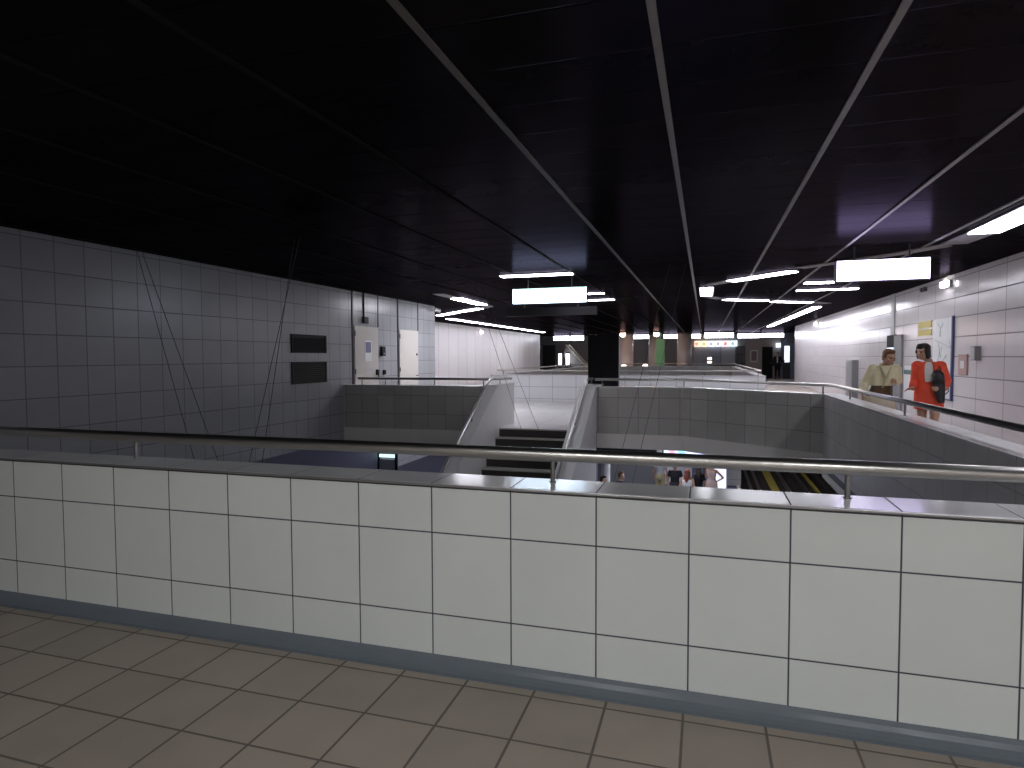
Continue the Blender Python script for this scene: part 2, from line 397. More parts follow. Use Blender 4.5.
# ------------------------------------------------------------------ ceiling lights
def ceiling_light(p, q, wd, mat, label, group=None):
    p = Vector((p[0],p[1],0)); q = Vector((q[0],q[1],0)); c = (p+q)/2; d = q-p; L = d.length; a = math.atan2(d.y, d.x)
    r = thing('ceiling_light', label, 'ceiling light', (c.x,c.y,CZ), a, group)
    h = MB().box(-L/2-.03,L/2+.03,-wd/2-.03,wd/2+.03,-.016,-.001)
    obj('housing', h, M['housing'], r, local=True)
    obj('diffuser', MB().box(-L/2,L/2,-wd/2,wd/2,-.034,-.0165,.006), mat, r, local=True)
    return r
ORD = ['first','second','third','fourth','fifth','sixth','seventh','eighth']
# right: near row, zigzag, long row by the right wall
ceiling_light((3.33,7.2),(3.33,9.35),.34,M['tube'],'wide lit ceiling panel at the top right corner, nearest of the right row')
ceiling_light((3.33,3.2),(3.33,5.2),.34,M['tube'],'wide ceiling panel above the near end of the right walkway')
ceiling_light((1.4,-1.6),(2.9,-1.6),.34,M['tube_near'],'transverse ceiling panel behind the viewer, right one of two')
ceiling_light((-1.9,-1.6),(-.4,-1.6),.34,M['tube_near'],'transverse ceiling panel behind the viewer, left one of two')
ceiling_light((1.52,12.50),(.50,13.72),.26,M['tube'],'slanted ceiling light left of the right hanging sign, largest of the zigzag')
ceiling_light((.02,14.85),(.02,16.8),.28,M['tube'],'short looking square ceiling light at the left turn of the zigzag')
ceiling_light((.51,18.15),(1.61,18.88),.26,M['tube'],'slanted ceiling light after the left turn of the zigzag')
ceiling_light((1.83,19.27),(2.9,19.98),.26,M['tube'],'slanted ceiling light just before the row along the right wall')
ceiling_light((2.0,14.6),(3.3,14.6),.26,M['tube'],'transverse ceiling light partly behind the right hanging sign, nearer one')
ceiling_light((2.05,16.2),(3.35,16.2),.18,M['tube'],'thin transverse ceiling light below the right hanging sign, farther one')
for i in range(7):
    y = 21.8+2.0*i
    ceiling_light((3.36-.02*i,y),(3.34-.02*i,y+1.75),.26,M['tube_row'],ORD[i]+' light from the near end in the row along the right wall','ceiling lights in the right row')
# left: over the stairs, zigzag, long row by the recessed wall
ceiling_light((-3.74,11.5),(-2.36,11.5),.2,M['tube'],'transverse ceiling light right above the mint hanging sign')
ceiling_light((-3.74,15.3),(-2.36,15.3),.2,M['tube'],'transverse ceiling light behind the mint sign, nearer of two')
ceiling_light((-3.74,17.1),(-2.36,17.1),.2,M['tube'],'transverse ceiling light behind the mint sign, farther of two')
ceiling_light((-6.25,15.4),(-6.28,17.5),.3,M['tube_strong'],'nearest lit ceiling light of the left zigzag')
ceiling_light((-6.85,18.85),(-7.95,19.95),.28,M['tube'],'slanted ceiling light of the left zigzag, nearer of two')
ceiling_light((-8.15,20.15),(-9.4,21.5),.28,M['tube'],'slanted ceiling light of the left zigzag, farther of two')
for i in range(8):
    y = 23.5+1.95*i
    ceiling_light((-9.85,y),(-9.85,y+1.65),.3,M['tube_far'],ORD[i]+' light from the near end in the row along the left recessed wall','ceiling lights in the left row')
# unlit pieces of the recessed channels
k = 20
def channel(pts, wd=.34):
    global k
    for a, b in zip(pts[:-1], pts[1:]):
        a = Vector((a[0],a[1],0)); b = Vector((b[0],b[1],0)); d = (b-a).normalized(); s = Vector((-d.y,d.x,0))*wd/2
        struct('trim_%d' % k, MB().prism([(a-s).xy[:],(a+s).xy[:],(b+s).xy[:],(b-s).xy[:]], CZ-.02, CZ-.001), M['channel']); k += 1
channel([(3.33,9.4),(3.28,10.2)]); channel([(3.22,10.3),(2.75,10.95),(2.1,11.62),(1.58,12.1)], .26)
channel([(.42,13.85),(.1,14.3)],.26); channel([(.05,17.1),(.38,17.95)],.26); channel([(3.05,20.1),(3.45,20.6)],.26)
channel([(-6.24,14.2),(-6.25,15.3)],.3); channel([(-6.3,17.6),(-6.35,18.3),(-6.7,18.75)],.28)

# ------------------------------------------------------------------ hanging signs
def hanging_sign(x0, x1, y, z0, z1, face, label, dep=.14, hang=True):
    r = thing('hanging_sign', label, 'sign', ((x0+x1)/2,y,z0))
    obj('sign_case', MB().box(x0-.012,x1+.012,y,y+dep,z0-.012,z1+.012,.004), M['black'], r)
    if face: obj('sign_face', MB().box(x0,x1,y-.006,y-.001,z0,z1), face, r)
    if hang:
        for x in (x0+.2*(x1-x0), x0+.8*(x1-x0)):
            obj('hanger', MB().tube([(x,y+dep/2,z1),(x,y+dep/2,CZ-.002)], .012, 8), M['dark'], r)
    return r
s1 = hanging_sign(-3.66,-2.19,12.0,2.595,2.885,M['signface2'],'glowing mint white hanging sign above the stairs')
obj('colour_band', MB().box(-3.64,-2.2,11.988,11.993,2.862,2.884), M['signgreen'], s1, label='green band along the top')
hanging_sign(1.79,2.945,10.0,2.605,2.89,M['signface'],'bright white hanging sign over the right walkway')
hanging_sign(-5.05,-2.67,16.0,2.63,2.82,None,'dark unlit hanging sign behind the mint one')

# ------------------------------------------------------------------ cables
def cable(a, b, label):
    tag(obj('cable', MB().tube([a, b], .004, 6), M['cable']), label, 'cable', 'thin cables strung from ceiling to lower level')
cable((-7.70,7.0,CZ),(-5.51,7.0,LZ),'thin cable on the far left, steeper of the pair leaning right')
cable((-7.62,7.0,CZ),(-4.66,7.0,LZ),'thin cable on the far left, flatter of the pair leaning right')
cable((-5.00,7.0,CZ),(-7.05,7.0,LZ),'thin cable left of the wall vents, left of the pair leaning left')
cable((-5.08,7.0,CZ),(-6.45,7.0,LZ),'thin cable left of the wall vents, right of the pair leaning left')
cable((-4.78,12.83,CZ),(-3.74,12.83,0.0),'thin cable ending at the top of the stairs, left one')
cable((-4.63,12.83,CZ),(-3.36,12.83,0.0),'thin cable ending at the top of the stairs, right one')
cable((-.58,11,CZ),(-2.33,11,LZ),'thin cable right of the stairs, left of the pair')
cable((-.32,11,CZ),(-1.95,11,LZ),'thin cable right of the stairs, right of the pair')

# ------------------------------------------------------------------ left wall fittings
XL = -7.9
def vent(z0, z1, mat, label):
    r = thing('wall_vent', label, 'vent', (XL,11.3,z0))
    f = MB()
    f.box(XL,XL+.03,10.70,10.74,z0,z1); f.box(XL,XL+.03,11.86,11.90,z0,z1); f.box(XL,XL+.03,10.74,11.86,z0,z0+.035); f.box(XL,XL+.03,10.74,11.86,z1-.035,z1)
    obj('frame', f, mat, r)
    obj('backing', MB().box(XL,XL+.004,10.72,11.88,z0+.02,z1-.02), M['black'], r)
    s = MB(); n = int((z1-z0-.07)/.04)
    for i in range(n):
        z = z0+.045+i*.04
        s.prism([(XL+.006,z+.02),(XL+.024,z),(XL+.026,z+.004),(XL+.008,z+.024)], 10.74, 11.86, 'y')
    obj('slats', s, mat, r)
vent(1.64,2.02,M['grille'],'upper black louvred vent on the left wall')
vent(1.01,1.46,M['grille2'],'lower brown louvred vent on the left wall')
def door(i, y0, y1, z1):
    d = struct('door_%d' % i, MB().box(XL,XL+.03,y0,y1,0,z1,.004), M['door'])
    obj('handle', MB().tube([(XL+.03,y1-.09,1.02),(XL+.07,y1-.09,1.02),(XL+.07,y1-.2,1.02)], .012, 8), M['dark'], d)
    hg = MB()
    for z in (.5,1.15,2.05): hg.box(XL+.03,XL+.042,y0,y0+.03,z,z+.12)
    obj('hinge', hg, M['dark'], d)
    return d
door(1,13.05,14.16,2.29); d2 = door(2,15.32,16.46,2.29)
obj('lock', MB().tube([(XL+.03,16.36,1.62),(XL+.05,16.36,1.62)], .03, 10), M['dark'], d2)
st = [(13.0,0,CZ),(14.19,2.3,CZ),(15.27,0,CZ),(16.49,2.3,CZ)]
for y, z0, z1 in st:
    struct('trim_%d' % k, MB().box(XL,XL+.02,y-.028,y+.028,z0,z1), M['strip']); k += 1
for y0, y1 in ((13.03,14.16),(15.3,16.46)):
    struct('trim_%d' % k, MB().box(XL,XL+.012,y0,y1,2.31,CZ), M['tile_left']); k += 1
r = thing('notice', 'notice with violet picture on the left cream door', 'notice', (XL+.03,13.65,1.45))
obj('sheet', MB().box(XL+.03,XL+.034,13.5,13.82,1.45,1.95), M['white'], r)
obj('picture', MB().box(XL+.0341,XL+.036,13.53,13.79,1.66,1.92), pbr('VioletPrint',(.16,.15,.26),.5), r)
tag(obj('paper_strip', MB().box(XL+.03,XL+.033,13.5,13.84,1.2,1.28), M['grey_l']), 'small paper strip low on the left cream door', 'notice')
r = thing('intercom', 'black intercom box on the wall beside the left cream door', 'intercom', (XL,14.38,1.6))
obj('case', MB().box(XL,XL+.07,14.30,14.47,1.58,1.82,.008), M['black'], r); obj('button', MB().tube([(XL+.07,14.38,1.64),(XL+.078,14.38,1.64)], .02, 10), M['steel_dark'], r)
tag(obj('key_switch', MB().box(XL,XL+.05,14.42,14.52,1.10,1.22,.006).tube([(XL+.05,14.47,1.16),(XL+.06,14.47,1.16)],.02,8), M['black']), 'small black switch box right of the left cream door', 'switch')
tag(obj('door_latch', MB().box(XL+.03,XL+.08,14.02,14.12,1.10,1.24,.006).tube([(XL+.08,14.07,1.14),(XL+.08,14.07,1.05)],.015,8), M['black']), 'black latch at the edge of the left cream door', 'latch')
r = thing('conduit', 'dark cable conduit above the left cream door', 'conduit', (XL,13.5,2.4))
obj('pipe', MB().tube([(XL+.025,13.48,2.5),(XL+.025,13.48,CZ)], .022, 8), M['black'], r); obj('junction_box', MB().box(XL,XL+.08,13.42,13.62,2.37,2.52,.006), M['black'], r)
r = thing('security_camera', 'small white camera at the end of the left wall under the ceiling', 'camera', (XL+.1,17.6,2.95))
obj('mount', MB().tube([(XL,17.6,2.98),(XL+.12,17.6,2.98)], .02, 8), M['white'], r); obj('body', MB().tube([(XL+.1,17.45,2.98),(XL+.14,17.75,2.96)], .06, 12), M['white'], r)

# ------------------------------------------------------------------ right wall fittings
XR = 4.57
r = thing('map_board', 'white map board with blue frame behind the woman in red', 'notice board', (XR,14.6,.69))
obj('panel', MB().box(XR-.03,XR,14.05,15.12,.69,2.28), M['white'], r)
fr = MB(); fr.box(XR-.045,XR-.005,14.02,14.07,.66,2.3); fr.box(XR-.04,XR-.005,14.07,15.12,.66,.69)
obj('frame', fr, pbr('BlueFrame',(.10,.12,.28),.35), r, label='dark blue frame')
mp = MB()
random.seed(3)
for i in range(9):
    y = 14.2+random.random()*.75; z = .9+random.random()*1.1
    mp.tube([(XR-.0305,y,z),(XR-.0305,y+random.uniform(-.2,.2),z+random.uniform(-.25,.25)),(XR-.0305,14.2+random.random()*.8,z+random.uniform(-.2,.3))], .006, 5)
obj('route_lines', mp, pbr('MapLines',(.45,.55,.5),.5), r)
mp = MB()
mp.tube([(XR-.033,14.3,1.02),(XR-.033,14.18,.95),(XR-.033,14.15,.85),(XR-.033,14.3,.78)], .014, 6)
obj('curved_mark', mp, pbr('MapMark',(.18,.22,.25),.5), r)
r = thing('notice', 'yellow notice of two strips above the women on the right wall', 'notice', (XR,15.7,1.97))
M['ynotice'] = pbr('YellowNotice',(.80,.68,.22),.5)
obj('strip', MB().box(XR-.02,XR,15.3,16.15,2.14,2.28), M['ynotice'], r); obj('strip', MB().box(XR-.02,XR,15.3,16.15,1.97,2.10), M['ynotice'], r)
r = thing('wall_poster', 'white poster with dark green band between the two women', 'poster', (XR,16.2,.55))
obj('sheet', MB().box(XR-.02,XR,15.35,17.1,.5,1.3), M['white'], r); obj('band', MB().box(XR-.024,XR-.0201,15.35,17.1,1.10,1.20), pbr('GreenBand',(.06,.2,.15),.5), r)
# doorway with leaf
struct('door_3', MB().box(XR-.02,XR,17.85,18.65,0,2.06), M['black'], 'dark open doorway in the right wall', 'doorway')
d = struct('door_4', MB().box(XR-.06,XR-.01,17.25,17.85,0,2.04,.004), M['grey'])
obj('handle', MB().tube([(XR-.06,17.78,1.0),(XR-.1,17.78,1.0),(XR-.1,17.66,1.0)], .012, 8), M['steel_dark'], d)
tag(obj('door_light', MB().box(XR-.05,XR-.021,18.0,18.5,1.70,1.74), M['screen']), 'thin lit strip inside the dark doorway', 'light')
struct('trim_%d' % k, MB().box(XR-.02,XR,18.0,18.35,2.06,CZ), M['grey_l']); k += 1
r = thing('cabinet', 'grey floor cabinet against the right wall, left of the women', 'cabinet', (XR-.2,22.3,0))
obj('body', MB().box(XR-.18,XR,21.85,22.75,0,1.40,.01), M['grey'], r); obj('door', MB().box(XR-.19,XR-.18,21.9,22.7,.1,1.35,.004), M['grey'], r)
obj('plinth', MB().box(XR-.19,XR,21.87,22.73,0,.05), M['dark'], r)
r = thing('fire_alarm_panel', 'small pink framed panel on the right wall', 'wall panel', (XR,13.5,1.18))
obj('frame', MB().box(XR-.03,XR,13.33,13.73,1.18,1.56,.005), pbr('PinkPanel',(.55,.36,.34),.5), r); obj('label_plate', MB().box(XR-.034,XR-.0301,13.44,13.62,1.30,1.44), M['white'], r)
r = thing('wall_box', 'grey metal box on the right wall beside the pink panel', 'box', (XR,13.0,1.44))
obj('case', MB().box(XR-.09,XR,12.80,13.0,1.45,1.70,.01), M['grey'], r); obj('lid', MB().box(XR-.096,XR-.09,12.82,12.98,1.47,1.68,.003), M['grey_l'], r)
tag(obj('wall_sensor', MB().box(XR-.06,XR,15.65,15.95,2.93,3.02,.006).tube([(XR-.06,15.8,2.97),(XR-.08,15.8,2.97)],.025,8), M['dark']), 'small dark sensor high on the right wall', 'sensor')
def emergency_light(x, y, z, sgn, label):
    r = thing('emergency_light', label, 'emergency light', (x,y,z))
    obj('case', MB().box(min(x,x-sgn*.05),max(x,x-sgn*.05),y-.18,y+.18,z-.07,z+.07,.006), M['grey_l'], r)
    obj('lens', MB().box(min(x-sgn*.05,x-sgn*.11),max(x-sgn*.05,x-sgn*.11),y-.16,y+.16,z-.055,z+.055,.01), M['emerg'], r)
    obj('beacon', MB().tube([(x-sgn*.06,y,z+.07),(x-sgn*.06,y,z+.1)], .025, 8), M['emergy'], r, label='yellow lamp')
emergency_light(XR,14.4,2.94,1,'glowing emergency light on the right wall above the map board')
emergency_light(XR,29.5,2.9,1,'tiny glowing emergency light far along the right wall')
emergency_light(-11.4,31.4,2.85,-1,'yellow glowing emergency light on the left recessed wall')

# ------------------------------------------------------------------ totem
r = thing('information_totem', 'tall black information totem at the top of the stairs', 'totem', (-2.14,13.8,0))
obj('board', MB().box(-2.47,-1.80,13.75,13.87,.12,2.03,.008), M['black'], r); obj('foot', MB().box(-2.45,-1.82,13.62,14.0,0,.03,.006), M['dark'], r)
obj('leg', MB().box(-2.40,-2.32,13.78,13.84,.03,.12), M['dark'], r); obj('leg', MB().box(-1.95,-1.87,13.78,13.84,.03,.12), M['dark'], r)
obj('edge_strip', MB().box(-1.80,-1.785,13.76,13.86,.12,2.02), M['grey'], r)

# ------------------------------------------------------------------ far end of the hall
def column(x, y, rad, label, mat=None):
    r = thing('column', label, 'column', (x,y,0))
    obj('shaft', MB().tube([(x,y,.12),(x,y,CZ-.1)], rad, 28), mat or M['grey_l'], r, smooth=True)
    obj('base_ring', MB().tube([(x,y,0),(x,y,.12)], rad+.03, 28), M['steel_dark'], r)
    obj('collar', MB().tube([(x,y,CZ-.1),(x,y,CZ-.003)], rad+.05, 28), M['dark'], r)
M['col'] = pbr('ColumnPaint',(.52,.48,.50),.4)
column(-5.15,43.,.52,'round grey column just right of the black totem',M['col'])
column(-3.3,44.,.4,'round grey column with green banner beside it',M['col'])
column(-1.3,43.,.46,'round grey column left of the kiosk',M['col'])
tag(obj('banner', MB().box(-3.1,-2.55,42.6,42.66,.05,2.66,.01).box(-2.85,-2.8,42.66,42.72,2.5,CZ), pbr('GreenBanner',(.18,.5,.28),.5)), 'tall green banner in front of the middle far column', 'banner')
def shop_sign(x0, x1, y, z0, z1, label, mat='farsign'):
    r = thing('shop_sign', label, 'sign', ((x0+x1)/2,y,z0), group='lit signs at the far end of the hall')
    obj('sign_case', MB().box(x0-.03,x1+.03,y,y+.25,z0-.03,z1+.03), M['dark'], r); obj('sign_face', MB().box(x0,x1,y-.02,y-.001,z0,z1), M[mat], r)
    for x in (x0+.2,x1-.2): obj('hanger', MB().tube([(x,y+.12,z1),(x,y+.12,CZ)], .02, 6), M['dark'], r)
shop_sign(-10.6,-9.45,45.,2.72,3.02,'lit sign above the two vertical lamps, left of a pair')
shop_sign(-9.33,-8.4,45.,2.72,3.02,'lit sign left of the black totem, right of a pair')
shop_sign(-4.85,-3.45,45.,2.78,3.02,'lit sign between the two orange lamps')
shop_sign(-2.75,-.3,45.,2.78,3.03,'lit sign over the far column left of the kiosk')
shop_sign(-.05,1.7,42.,2.70,3.0,'brightest lit sign above the kiosk menu boards')
shop_sign(2.1,3.5,45.,2.75,3.02,'lit sign right of the kiosk, left of a pair')
shop_sign(3.6,4.95,45.,2.78,3.02,'lit sign right of the kiosk, right of a pair')
# kiosk
r = thing('kiosk', 'shuttered snack kiosk with lit menu boards at the far end', 'kiosk', (.7,46,0))
obj('wall', MB().box(-.9,2.68,46.6,47.4,0,CZ-.02), M['farwall'], r)
obj('shutter', MB().box(-.75,1.0,46.5,46.58,.4,2.2), pbr('BlueShutter',(.40,.44,.54),.45), r); obj('shutter', MB().box(1.1,2.0,46.5,46.58,.4,2.2), pbr('BlueShutter2',(.52,.55,.60),.45), r)
g = MB()
for i in range(7): g.box(2.06+i*.09,2.08+i*.09,46.5,46.56,.3,2.2)
for z in (.4,1.0,1.6,2.15): g.box(2.06,2.64,46.49,46.55,z,z+.04)
obj('security_grille', g, M['dark'], r)
obj('counter_front', MB().box(-.8,2.6,46.2,46.5,0,.75), M['dark'], r)
MC = [(1.0,.72,.55),(1.0,.85,.6),(.9,.95,1.0),(.95,.9,1.0),(1.0,.8,.85),(.75,.95,1.0)]
for i in range(6):
    x0 = -.72+i*.48
    mb_ = obj('menu_board', MB().box(x0,x0+.45,46.3,46.38,2.2,2.6), glow('Menu%d' % i, MC[i], 1.5), r)
    obj('menu_picture', MB().box(x0+.06,x0+.24,46.29,46.299,2.28,2.5), glow('MenuPic%d' % i, [(.8,.25,.12),(.9,.5,.15),(.4,.5,.7),(.5,.45,.55),(.75,.2,.2),(.3,.55,.7)][i], .9), mb_)
r = thing('counter', 'dark counter with glowing orange end behind the second opening', 'counter', (.7,41,0))
obj('body', MB().box(.15,1.75,40.6,41.4,0,1.0,.02), M['dark'], r); obj('top', MB().box(.1,1.8,40.55,41.45,1.0,1.06,.01), M['grey'], r)
for z in (1.1,1.32): obj('lamp', MB().box(.15,.4,40.9,41.0,z,z+.12,.02), M['warmdim'], r)
obj('shelf', MB().box(.1,.8,40.85,41.1,1.06,1.1).box(.1,.8,40.85,41.1,1.44,1.48), M['grey'], r)
# beige wall with poster and dark door
struct('wall_far_beige', MB().box(2.7,4.95,46.4,46.6,0,CZ), pbr('BeigeFarWall',(.50,.46,.45),.5))
r = thing('wall_poster', 'framed poster on the beige far wall left of the dark door', 'poster', (3.2,46.3,1.2))
obj('frame', MB().box(2.98,3.48,46.34,46.4,1.1,1.95), M['white'], r); obj('print', MB().box(3.06,3.40,46.33,46.339,1.2,1.85), pbr('PosterPrint',(.33,.24,.27),.5), r)
d = struct('door_5', MB().box(3.75,4.42,46.3,46.4,0,2.15), M['black'])
obj('handle', MB().tube([(4.32,46.3,1.05),(4.32,46.22,1.05)], .03, 6), M['steel_dark'], d)
tag(obj('lit_panel', MB().box(4.6,4.9,46.1,46.2,2.1,2.4,.01).box(4.7,4.8,46.2,46.4,2.2,2.3), M['screen']), 'small square lit panel above the far person', 'sign')
r = thing('screen', 'bright upright screen right of the far person', 'screen', (5.28,45.9,0))
obj('panel', MB().box(5.12,5.44,45.95,45.99,1.1,2.2), M['screen'], r); obj('case', MB().box(5.06,5.5,46.0,46.15,0,2.26,.01), M['dark'], r)
struct('wall_far_blue', MB().box(4.95,7.7,46.6,46.8,0,CZ), pbr('BlueFarWall',(.36,.42,.58),.5))
tag(obj('framed_notice', MB().box(5.3,5.8,46.5,46.6,2.4,2.95,.01).box(5.37,5.73,46.49,46.5,2.46,2.89), M['grey']), 'small dark framed notice high on the blue far wall', 'notice')
# warm ceiling spots, then glowing globes on short posts
for x, lab in ((-5.05,'orange glowing ceiling spot above the left far column'),(-2.95,'orange glowing ceiling spot above the green banner')):
    r = thing('ceiling_spot', lab, 'spotlight', (x,40.6,2.85))
    obj('lens', MB().ell((x,40.6,2.93),(.17,.17,.15)), M['warm'], r, smooth=True); obj('collar', MB().tube([(x,40.6,3.0),(x,40.6,CZ-.002)], .2, 14), M['dark'], r)
for x, z, lab in ((-5.15,.82,'white glowing globe on a short post, left of two'),(-3.75,.85,'pinkish glowing globe on a short post, right of two')):
    r = thing('glow_globe', lab, 'lamp', (x,42.,0))
    obj('globe', MB().ell((x,42.,z),(.19,.19,.19)), M['warmdim'], r, smooth=True); obj('post', MB().tube([(x,42.,0),(x,42.,z-.17)], .05, 10), M['dark'], r)
    obj('base', MB().tube([(x,42.,0),(x,42.,.05)], .18, 12), M['dark'], r)
# left far end: dark doorway, two lamps, escalator
struct('door_6', MB().box(-11.7,-10.75,46.,46.1,0,2.4), M['black'])
for i, x in enumerate((-9.78,-9.24)):
    r = thing('lamp_tube', ['left','right'][i]+' one of the two upright white lamps at the far left', 'lamp', (x,43.4,.9))
    obj('tube', MB().tube([(x,43.4,.95),(x,43.4,1.75)], .12, 12), glow('LampTube%d' % i, (.95,.93,1.0), 3.), r); obj('cap', MB().tube([(x,43.4,1.75),(x,43.4,1.85)], .13, 12), M['dark'], r); obj('post', MB().tube([(x,43.4,0),(x,43.4,.95)], .1, 12), M['dark'], r)
r = thing('escalator', 'escalator with pale handrails at the far left end', 'escalator', (-8.6,44.3,0))
for yy in (43.8,44.8):
    obj('balustrade', MB().prism([(-9.4,2.3),(-8.05,.85),(-7.6,.85),(-7.6,0),(-8.2,0),(-9.6,1.6)], yy, yy+.06, 'y'), M['grey'], r)
    obj('handrail', MB().tube([(-9.45,yy+.03,2.38),(-8.05,yy+.03,.92),(-7.6,yy+.03,.9)], .06, 8), M['cream'], r)
s = MB()
for i in range(8): s.box(-9.5+i*.2,-9.3+i*.2,43.86,44.8,0,1.45-i*.2+.0)
obj('steps', s, M['dark'], r)

# ------------------------------------------------------------------ lower level
M['lowfill'] = glow('LowerFillGlow', (.85,.87,1.0), 30.)
def lower_fill(x0, x1, y0, y1, label):  # panels added under the slab, out of view, to light the lower level
    r = thing('ceiling_light', label, 'ceiling light', ((x0+x1)/2,(y0+y1)/2,-.35), group='added fill lights of the lower level')
    obj('housing', MB().box(x0-.03,x1+.03,y0-.03,y1+.03,-.4,-.351), M['housing'], r); obj('diffuser', MB().box(x0,x1,y0,y1,-.43,-.401), M['lowfill'], r)
lower_fill(-9.8,-9.5,22,25,'added unseen fill light on the left of the lower level, nearer one')
lower_fill(-9.8,-9.5,28,31,'added unseen fill light on the left of the lower level, farther one')
for i, y in enumerate((15.,20.,27.)):
    lower_fill(-1.2,-.9,y,y+3,ORD[i]+' added unseen fill light over the island platform')
lower_fill(.2,.5,13.4,16.4,'added unseen fill light under the chamfered corner of the grey parapet')  # added out of view to brighten the cream lip and the people
lower_fill(7.0,7.3,24,28,'added unseen fill light beyond the tracks')
r = thing('hanging_sign', 'lit blue white sign hanging on the lower level under the grey parapet', 'sign', (-.35,20,-1.85))
obj('sign_case', MB().box(-1.25,1.0,20.,20.15,-1.72,-1.30), M['black'], r); obj('sign_face', MB().box(-1.2,.95,19.985,19.999,-1.7,-1.33), glow('LowerSignFace',(.55,.62,1.0),2.2), r)
obj('pink_symbol', MB().box(-1.05,-.85,19.975,19.984,-1.65,-1.36), glow('PinkSymbol',(1.0,.35,.55),1.2), r); obj('cyan_symbol', MB().box(-.78,-.55,19.975,19.984,-1.65,-1.36), glow('CyanSymbol',(.2,.75,.95),1.2), r)
for x in (-1.0,.7): obj('hanger', MB().tube([(x,20.07,-1.3),(x,20.07,-.35)], .02, 6), M['dark'], r)
r = thing('hanging_sign', 'dark sign hanging on the lower level right of the stairs', 'sign', (-2.2,19.6,-1.7))
obj('sign_case', MB().box(-3.4,-1.4,19.6,19.8,-1.7,-1.25), M['black'], r)
for x in (-3.2,-1.6): obj('hanger', MB().tube([(x,19.7,-1.25),(x,19.7,-.35)], .02, 6), M['dark'], r)
r = thing('hanging_sign', 'thin lit blue sign hanging on the lower level left of the stairs', 'sign', (-8.9,20,-1.6))
obj('sign_case', MB().box(-9.95,-7.7,20.,20.15,-1.66,-1.30), M['black'], r); obj('sign_face', MB().box(-9.9,-7.75,19.985,19.999,-1.63,-1.33), glow('LowerSignFace2',(.35,.42,1.0),2.0), r)
for x in (-9.5,-8.1): obj('hanger', MB().tube([(x,20.07,-1.3),(x,20.07,-.35)], .02, 6), M['dark'], r)
# tracks
bz = LZ-.6
def track_item(name, x, wd, h, mat, label, cat):
    b = MB()
    if name == 'rail':
        b.box(x-wd/2,x+wd/2,-1,45,bz+h*.7,bz+h); b.box(x-wd/8,x+wd/8,-1,45,bz+.02,bz+h*.7); b.box(x-wd*.9,x+wd*.9,-1,45,bz,bz+.02)
    else: b.box(x-wd/2,x+wd/2,-1,45,bz,bz+h,.01)
    tag(obj(name, b, M[mat]), label, cat)
track_item('rail',2.06,.07,.15,'railsteel','steel rail nearest the platform edge on the lower level','rail')
track_item('rail',2.41,.07,.15,'railsteel','steel guide rail second from the platform edge','rail')
track_item('guide_strip',3.07,.34,.1,'yellow','yellow strip running between the rails of the lower track','guide strip')
track_item('rail',3.65,.08,.15,'railsteel','steel rail just right of the yellow strip','rail')
track_item('rail',4.36,.14,.15,'steel_dark','dull steel rail farther right of the yellow strip','rail')
track_item('guide_strip',4.84,.12,.12,'yellow','narrow yellow strip beside the far platform edge','guide strip')
# things behind the people
tag(obj('lift_shaft', MB().box(-4.3,-1.95,27.2,28.6,LZ,-.36).box(-4.2,-2.05,27.15,27.2,-4.0,-2.6), M['grey']), 'dark grey shaft standing behind the lower level people', 'lift shaft')
M['poster_lil'] = glow('LilacPoster',(.75,.78,1.0),1.3)
r = thing('poster_case', 'lit lilac poster case right of the woman with hand on hip', 'poster', (.6,26.4,LZ))
obj('panel', MB().box(.25,.85,26.4,26.43,-3.9,-2.2), M['poster_lil'], r); obj('case', MB().box(.2,.9,26.43,26.6,LZ,-2.15,.01), M['grey_l'], r)
tag(obj('display_board', MB().box(-1.95,-.5,27.6,27.75,LZ,-2.2).box(-1.9,-.55,27.57,27.6,-4.0,-2.3), M['white']), 'white panel behind the person in beige shorts', 'panel')
tag(obj('post', MB().tube([(-3.35,22.6,LZ),(-3.35,22.6,-.36)], .11, 14).tube([(-3.35,22.6,LZ),(-3.35,22.6,LZ+.1)], .16, 14), M['white']), 'white post between the two people at left', 'post')
tag(obj('column', MB().box(-4.45,-4.0,24,24.5,LZ,-.36,.02).box(-4.5,-3.95,23.95,24.55,LZ,LZ+.2), M['violet_wall']), 'violet grey column at the left of the lower level people', 'column')
struct('wall_lower_pale', MB().box(.95,1.5,28,28.3,LZ,-.36), M['lowback'])
r = thing('glass_case', 'narrow case with cyan top on the lower level left of the stairs', 'case', (-10.7,20,LZ))
obj('frame', MB().box(-11.05,-10.98,19.7,19.8,LZ,-1.6).box(-10.36,-10.29,19.7,19.8,LZ,-1.6), M['black'], r); obj('pane', MB().box(-10.98,-10.36,19.72,19.78,-4.0,-2.05), M['grey_l'], r)
obj('top_panel', MB().box(-10.98,-10.36,19.72,19.78,-1.98,-1.88), glow('CyanTop',(.6,1.0,1.0),1.6), r)

